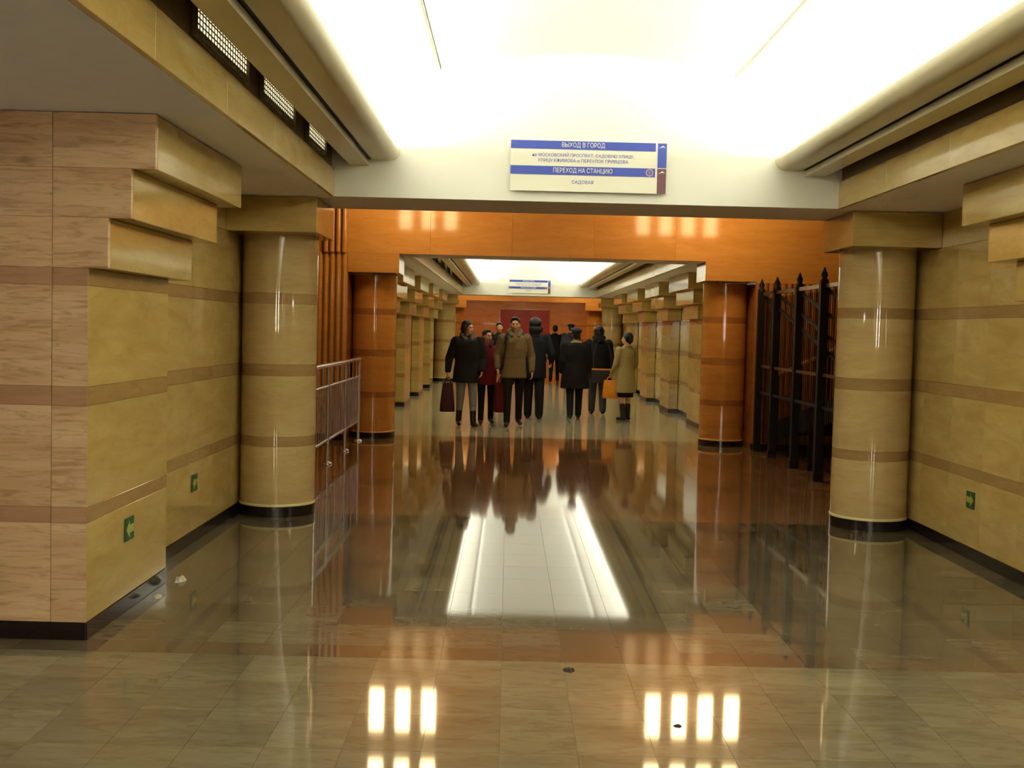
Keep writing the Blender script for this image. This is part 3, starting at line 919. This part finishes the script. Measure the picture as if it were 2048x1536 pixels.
def person(X, Y, H, heading, label, coat='black_cloth', hem=.75, trousers='trouser_black', boots='boot_black', boot_top=.12,
           hair='hair_dark', style='short', head_yaw=0.0, stride=(0, 0), wide=1.0, flare=0.0, arms=None, voxel=.009,
           leg_r=1.0, hood=None, collar=None, cap=None, skirt=None, coat_name='coat', belt=None, lean=0.0, head_tilt=0.0):
    k = H / 1.75
    P = empty('person', (X, Y, 0), math.radians(heading))
    tag(P, label, 'person')
    P.scale = (k, k, k)
    hz = hem / k
    A = {-1: [(-.195, 0, 1.42), (-.25, .03, 1.14), (-.255, -.05, .90)], 1: [(.195, 0, 1.42), (.25, .03, 1.14), (.255, -.05, .90)]}
    if arms:
        for s_, v_ in arms.items(): A[s_] = [A[s_][0]] + list(v_)
    # head frame
    Hm = Matrix.Translation((0, .0, 1.52)) @ Matrix.Rotation(math.radians(head_yaw), 4, 'Z') @ Matrix.Rotation(math.radians(head_tilt), 4, 'X') @ Matrix.Translation((0, 0, -1.52))
    body = Blob()
    hd = Blob()
    hd.ell((0, .012, 1.652), (.074, .094, .098)).ell((0, -.03, 1.592), (.054, .062, .062)).ell((0, -.055, 1.553), (.03, .03, .022))
    hd.cap((0, -.085, 1.645), (0, -.106, 1.606), .009, .013).ell((0, -.078, 1.662), (.05, .018, .012))
    hd.ell((-.036, -.062, 1.61), (.026, .024, .026)).ell((.036, -.062, 1.61), (.026, .024, .026))
    for s_ in (-1, 1): hd.ell((s_ * .077, .015, 1.622), (.01, .02, .032))
    hd.ell((0, -.086, 1.576), (.022, .012, .008))
    hd.xform(Hm)
    body.mb.quadmesh(hd.mb.v, hd.mb.f, True)
    body.cap((0, .015, 1.44), (0, .005, 1.57), .058, .052)
    body.loft([(.86, .13, .09, 0, 0), (.95, .16, .105, 0, 0), (1.08, .14, .095, 0, 0), (1.28, .165, .11, 0, 0), (1.4, .165, .095, 0, .005), (1.46, .09, .07, 0, .01)])
    hands = {}
    for s_ in (-1, 1):
        sh, el, wr = (Vector(p) for p in A[s_])
        body.chain([(sh, .05), (el, .038), (wr, .027)])
        d = (wr - el).normalized()
        # hand: palm, four bent fingers, thumb at the side of the palm
        pc = wr + d * .045
        fw = Vector((0, -1, 0)); fw = (fw - d * fw.dot(d)).normalized()      # across the palm, towards the front
        nn = d.cross(fw).normalized()
        if nn.x * s_ > 0: nn = -nn                                             # palm looks towards the body
        for q in (-.022, 0, .022):
            body.cap(wr + fw * q * .6 + d * .01, wr + fw * q + d * .075, .015, .013, 8)
        for i, (q, L) in enumerate(((.031, .062), (.0105, .07), (-.0105, .066), (-.031, .052))):
            b0 = wr + d * .08 + fw * q
            b1 = b0 + (d * .85 + nn * .35).normalized() * L * .5
            b2 = b1 + (d * .35 + nn * .9).normalized() * L * .5
            body.cap(b0, b1, .0085, .008, 8); body.cap(b1, b2, .008, .007, 8)
        t0 = wr + d * .03 + fw * .03
        t1 = t0 + (d * .6 + fw * .7 + nn * .2).normalized() * .04
        body.cap(t0, t1, .011, .0095, 8); body.cap(t1, t1 + (d * .9 + nn * .3).normalized() * .03, .0095, .008, 8)
        hands[s_] = wr + d * .095 + nn * .012
    legs = {}
    for i, s_ in enumerate((-1, 1)):
        st = stride[i]
        hip = Vector((s_ * .088, 0, .92)); kn = Vector((s_ * .098, st * .45 - .02 * (st != 0), .49)); an = Vector((s_ * .105, st, .085 + max(0, st) * .12))
        toe = an + Vector((s_ * .02, -.15, -.045 - max(0, st) * .1))
        legs[s_] = (hip, kn, an, toe)
        body.chain([(hip, .082), (kn, .052), (an, .036)])
        body.cap(an + Vector((0, .03, -.045)), toe, .034, .03)
    skin(body, 'body', 'skin', P, voxel, 2)
    # face
    for s_ in (-1, 1):
        e = Blob().ell((s_ * .031, -.081, 1.637), (.012, .008, .0065)); e.xform(Hm)
        e.mb.build('eye', 'eye_dark', P)
    e = Blob().ell((0, -.093, 1.576), (.021, .008, .006)); e.xform(Hm)
    e.mb.build('mouth', 'lip', P)
    # hair
    h = Blob()
    if style == 'short':
        h.ell((0, .026, 1.678), (.086, .098, .09)).ell((0, .045, 1.63), (.082, .08, .08)).ell((0, -.04, 1.735), (.055, .045, .022))
    elif style == 'long':
        h.ell((0, .026, 1.678), (.09, .102, .092)).ell((0, .055, 1.62), (.092, .078, .09)).ell((0, .07, 1.5), (.1, .06, .12)).ell((0, .085, 1.42), (.09, .045, .09))
        for s_ in (-1, 1): h.cap((s_ * .078, .0, 1.66), (s_ * .085, -.02, 1.46), .026, .02)
    elif style == 'bun':
        h.ell((0, .026, 1.678), (.085, .098, .088)).ell((0, .05, 1.63), (.08, .07, .075)).ell((0, .125, 1.69), (.04, .04, .04)).ell((0, -.05, 1.735), (.05, .04, .018))
    elif style == 'bob':
        h.ell((0, .026, 1.678), (.094, .106, .094)).ell((0, .05, 1.62), (.092, .08, .085))
        for s_ in (-1, 1): h.cap((s_ * .08, .01, 1.67), (s_ * .08, .0, 1.6), .03, .024)
    elif style == 'bushy':
        h.ell((0, .03, 1.67), (.115, .118, .115)).ell((0, .06, 1.56), (.115, .09, .11)).ell((0, .075, 1.46), (.09, .05, .07))
    h.xform(Hm)
    skin(h, 'hair', hair, P, max(voxel, .01), 3)
    if cap:
        c = Blob().ell((0, .02, 1.725), (.112, .118, .042)).ell((0, .02, 1.695), (.094, .106, .05)).ell((.03, -.03, 1.725), (.09, .09, .03))
        c.xform(Hm); skin(c, 'cap', cap, P, .01, 3)
    if hood:
        c = Blob().ell((0, .06, 1.53), (.12, .085, .085)).ell((0, .09, 1.48), (.13, .075, .09)).xform(Matrix.Identity(4))
        for s_ in (-1, 1): c.cap((s_ * .095, .03, 1.53), (s_ * .05, -.085, 1.45), .042, .036)
        skin(c, 'hood', hood, P, .012, 3)
    if collar:
        c = Blob()
        pts = [(math.sin(t) * .088, math.cos(t) * .08 + .01, 1.475 + .018 * math.cos(t)) for t in [math.pi * (i / 9 - .5) * 1.7 for i in range(10)]]
        for a_, b_ in zip(pts[:-1], pts[1:]): c.cap(a_, b_, .026, .026)
        skin(c, 'collar', collar, P, .01, 3)
    # coat
    c = Blob()
    w_ = wide
    secs = [(hz, (.185 + flare) * w_, (.135 + flare * .8) * w_, 0, 0), (hz + .02, (.192 + flare) * w_, (.142 + flare * .8) * w_, 0, 0)]
    for z, rx, ry in ((.95, .185, .135), (1.08, .172, .128), (1.25, .192, .137), (1.36, .2, .128), (1.43, .165, .105), (1.485, .088, .082), (1.515, .072, .072)):
        if z > hz + .06:
            fl_ = flare * max(0, (1.15 - z) / max(.05, 1.15 - hz))
            secs.append((z, (rx + fl_) * w_ if z < 1.45 else rx, (ry + fl_ * .8) * w_ if z < 1.45 else ry, 0, .004))
    c.loft(secs, 28)
    for s_ in (-1, 1):
        sh, el, wr = (Vector(p) for p in A[s_])
        d = (wr - el).normalized()
        c.chain([(sh + Vector((0, 0, -.005)), .074 * w_), (sh.lerp(el, .5), .066 * w_), (el, .06 * w_), (wr - d * .03, .046 * w_)])
    c.mb.v = [(x + .018 * math.sin(z * 31 + x * 7) * (.25 if abs(x) < .2 else .12), y_ + .006 * math.sin(z * 43 + y_ * 9 + x * 13), z) for x, y_, z in c.mb.v]
    skin(c, coat_name, coat, P, max(.012, voxel), 3)
    if belt:
        MB().lathe([((.176) * w_, 1.05), ((.18) * w_, 1.1)], 28).build('belt', belt, P)
    # legs
    if skirt:
        z0, sm = skirt
        b = Blob().loft([(z0, .17, .13, 0, 0), (z0 + .015, .175, .135, 0, 0), (.95, .165, .12, 0, 0)], 24)
        skin(b, 'skirt', sm, P, .012, 2)
    lr = leg_r
    tr = Blob()
    tr.loft([(.80, .13, .1, 0, 0), (.9, .165, .115, 0, 0), (1.05, .15, .11, 0, 0)])
    for s_ in (-1, 1):
        hip, kn, an, toe = legs[s_]
        lo = an if boot_top < .2 else kn.lerp(an, .55)
        tr.chain([(hip, .094 * min(lr, 1.1)), (kn, .066 * lr), (lo, .054 * lr)])
    skin(tr, 'stockings' if skirt else 'trousers', trousers, P, max(.011, voxel), 3)
    for s_ in (-1, 1):
        hip, kn, an, toe = legs[s_]
        b = Blob()
        b.cap(an + Vector((0, .035, -.042)), an + Vector((0, 0, -.042)), .042, .042).cap(an + Vector((0, 0, -.04)), toe, .044, .036)
        fr_ = min(1, max(.05, (boot_top - .085) / .4))
        b.chain([(an, .05), (an.lerp(kn, fr_), .062 if boot_top > .2 else .05)])
        b.mb.v = [(x, y_, max(z, .001)) for x, y_, z in b.mb.v]
        skin(b, 'boot' if boot_top > .15 else 'shoe', boots, P, .01, 2)
    P['_k'] = k
    bpy.context.view_layer.update()
    R = Matrix.Rotation(math.radians(heading), 4, 'Z')
    return P, {s_: Vector((X, Y, 0)) + R @ (hands[s_] * k) for s_ in hands}

def bag(name, label, hand, drop, w_top, w_bot, depth, height, mat, rz=0.0, cat='bag', sag=.0, strap=None):
    """soft carrier with two loop handles, hung from a hand; its top lies `drop` under the hand"""
    zt = hand.z - drop; zb = zt - height
    t = tag(empty(name, (hand.x, hand.y, zb), rz), label, cat)
    b = Blob()
    n = 20
    rg = []
    for fz, kx, ky in ((0, .9, .8), (.03, 1, 1), (.3, 1.02, 1.08), (.6, 1, .95), (.85, .98, .7), (.97, .97, .4), (1, .93, .25)):
        wz = w_bot + (w_top - w_bot) * fz
        sec = []
        rg.append((fz * height, wz / 2 * kx, depth / 2 * ky))
    v, f = [], []
    for z, a, c in rg:
        for i in range(n):
            q = 2 * math.pi * i / n
            cx, sx = math.cos(q), math.sin(q)
            e = .45
            v.append((a * math.copysign(abs(cx) ** e, cx), c * math.copysign(abs(sx) ** e, sx) + .008 * math.sin(9 * z / max(height, .1) + 3 * cx), z))
    for k in range(len(rg) - 1):
        for i in range(n):
            j = (i + 1) % n
            f.append((k * n + i, k * n + j, (k + 1) * n + j, (k + 1) * n + i))
    f += [tuple(range(n - 1, -1, -1)), tuple(range((len(rg) - 1) * n, len(rg) * n))]
    MB().quadmesh(v, f, True).build('pouch', mat, t)
    for sy in (-1, 1):
        pts = []
        for i in range(9):
            q = math.pi * i / 8
            pts.append(Vector((-math.cos(q) * w_top * .28, sy * depth * .12 * (1 - .7 * math.sin(q)), height * .97 + math.sin(q) * (drop + .02 + height * .02))))
        m = MB()
        for a_, b_ in zip(pts[:-1], pts[1:]): m.tube(a_, b_, .009, n=6)
        m.build('handle', strap or mat, t)
    return t

# nearer group, walking towards the camera
p, hd = person(-.67, 18.35, 1.72, 14, 'woman in black puffy coat, grey jeans and tall boots, leftmost of the crowd', coat='black_cloth', hem=.72,
               trousers='jeans', boot_top=.46, hair='hair_dark', style='long', head_yaw=38, stride=(.1, -.08), wide=1.16, flare=.02, hood='grey_knit',
               arms={-1: [(-.30, .03, 1.13), (-.33, -.03, .90)], 1: [(.27, -.02, 1.12), (.22, -.14, .92)]}, coat_name='puffy_coat', leg_r=1.05)
bag('tote_bag', 'dark maroon tote bag hanging from the leftmost woman\'s hand', hd[-1], .08, .17, .25, .12, .47, 'maroon_dark', math.radians(10))
p, hd = person(-.36, 18.95, 1.585, 8, 'girl in red jacket and black trousers between the leftmost woman and olive-jacket man', coat='maroon', hem=.66,
               hair='hair_dark', style='bun', head_yaw=25, stride=(-.12, .1), wide=1.0, hood='maroon_dark',
               arms={1: [(.27, -.02, 1.13), (.27, -.16, .93)]}, coat_name='jacket')
bag('carrier_bag', 'crumpled dark red bag held by the girl in the red jacket', hd[1], .06, .2, .24, .13, .5, 'maroon', math.radians(20))
p, hd = person(.10, 18.6, 1.80, 4, 'man in olive jacket and black trousers walking at the front of the crowd', coat='olive', hem=.80,
               hair='hair_dark', style='short', head_yaw=-4, stride=(-.1, .2), wide=1.08, hood='olive', coat_name='jacket',
               arms={-1: [(-.275, .02, 1.14), (-.27, -.1, .92)], 1: [(.28, .02, 1.13), (.285, -.07, .88)]})
t = tag(empty('shoulder_bag', (.10, 18.6, 0), math.radians(4)), 'black bag slung on a strap from the olive-jacket man\'s shoulder', 'bag')
m = MB()
pts = [(-.135, -.02, 1.535), (-.15, -.12, 1.47), (-.165, -.168, 1.36), (-.18, -.168, 1.2), (-.2, -.16, 1.02), (-.225, -.11, .93)]
for a_, b_ in zip(pts[:-1], pts[1:]): m.bar(a_, b_, .04, .012)
m.build('strap', 'black_cloth', t)
MB().lathe([(.02, .66), (.1, .68), (.12, .8), (.11, .92), (.03, .95)], 16, (-.08, .27)).build('pouch', 'black_cloth', t)
p, hd = person(.47, 20.15, 1.80, 176, 'dark figure with bushy hair and wide trousers just behind the olive-jacket man', coat='black_navy', hem=.74,
               trousers='trouser_black', hair='hair_black', style='bushy', stride=(.1, -.14), wide=1.12, leg_r=1.3,
               arms={-1: [(-.30, .04, 1.16), (-.29, -.12, 1.0)]})
# those walking away
p, hd = person(1.22, 20.4, 1.65, 184, 'stout figure in long black coat with pale collar and beret, walking away', coat='black_cloth', hem=.56,
               trousers='trouser_black', hair='hair_black', style='short', stride=(-.2, .2), wide=1.28, flare=.03, collar='collar_pale', cap='black_navy', head_tilt=-14, leg_r=1.15, coat_name='long_coat')
p, hd = person(1.74, 21.7, 1.70, 178, 'figure in black coat and dark jeans carrying a shoulder bag, walking away', coat='black_cloth', hem=.72,
               trousers='jeans_dark', hair='hair_black', style='bob', stride=(.12, -.14), wide=1.16, leg_r=1.25, hood='black_cloth')
t = tag(empty('handbag', (1.80, 21.47, .62)), 'black handbag with orange top edge at the hip of the black-coated figure', 'bag')
v = []
MB().box(-.19, .19, -.06, .05, 0, .25).build('pouch', 'boot_black', t)
MB().box(-.195, .195, -.065, .055, .25, .275).build('zip_edge', 'orange_bag', t)
m = MB()
pts = [(-.17, .0, .27), (-.16, .02, .55), (-.1, .06, .78), (0, .1, .83), (.1, .06, .78), (.16, .02, .55), (.17, .0, .27)]
for a_, b_ in zip(pts[:-1], pts[1:]): m.tube(a_, b_, .011, n=6)
m.build('strap', 'boot_black', t)
p, hd = person(2.14, 20.35, 1.585, -148, 'woman in beige coat and dark skirt holding an orange bag, rightmost of the crowd', coat='beige', hem=.51,
               trousers='stocking', boots='boot_black', boot_top=.3, hair='hair_black', style='bob', head_yaw=48, stride=(-.05, .08), wide=1.0, flare=.045,
               skirt=(.47, 'black_cloth'), collar='beige', leg_r=.78, coat_name='coat',
               arms={1: [(.255, -.02, 1.12), (.235, -.16, .93)], -1: [(-.25, -.02, 1.13), (-.22, -.16, .95)]})
hb = hd[-1] if hd[-1].x < hd[1].x else hd[1]
bag('orange_bag', 'bright orange bag held by the woman in the beige coat', hb, .05, .25, .29, .1, .33, 'orange_bag', math.radians(-10), strap='orange_bag')
# far figures
V2 = .014
person(-.23, 27.0, 1.76, 5, 'dark distant figure seen between the girl and the olive-jacket man', coat='black_cloth', hem=.75, hair='hair_black', stride=(.1, -.1), wide=1.15, voxel=V2)
person(.98, 35.2, 1.72, 182, 'far figure in dark coat, leftmost of the three by the last arch', coat='black_navy', hem=.6, hair='hair_black', stride=(.1, -.1), wide=1.2, voxel=V2)
person(1.42, 34.6, 1.76, 178, 'far figure in black coat, middle of the three by the last arch', coat='black_cloth', hem=.7, hair='hair_black', stride=(-.1, .1), wide=1.15, voxel=V2)
person(1.88, 34.1, 1.80, 186, 'far figure in grey-blue coat and flat hat, rightmost of the three by the last arch', coat='grey_navy', hem=.7, hair='hair_black', stride=(.1, -.1), wide=1.2, cap='black_navy', voxel=V2)
bake_pending()
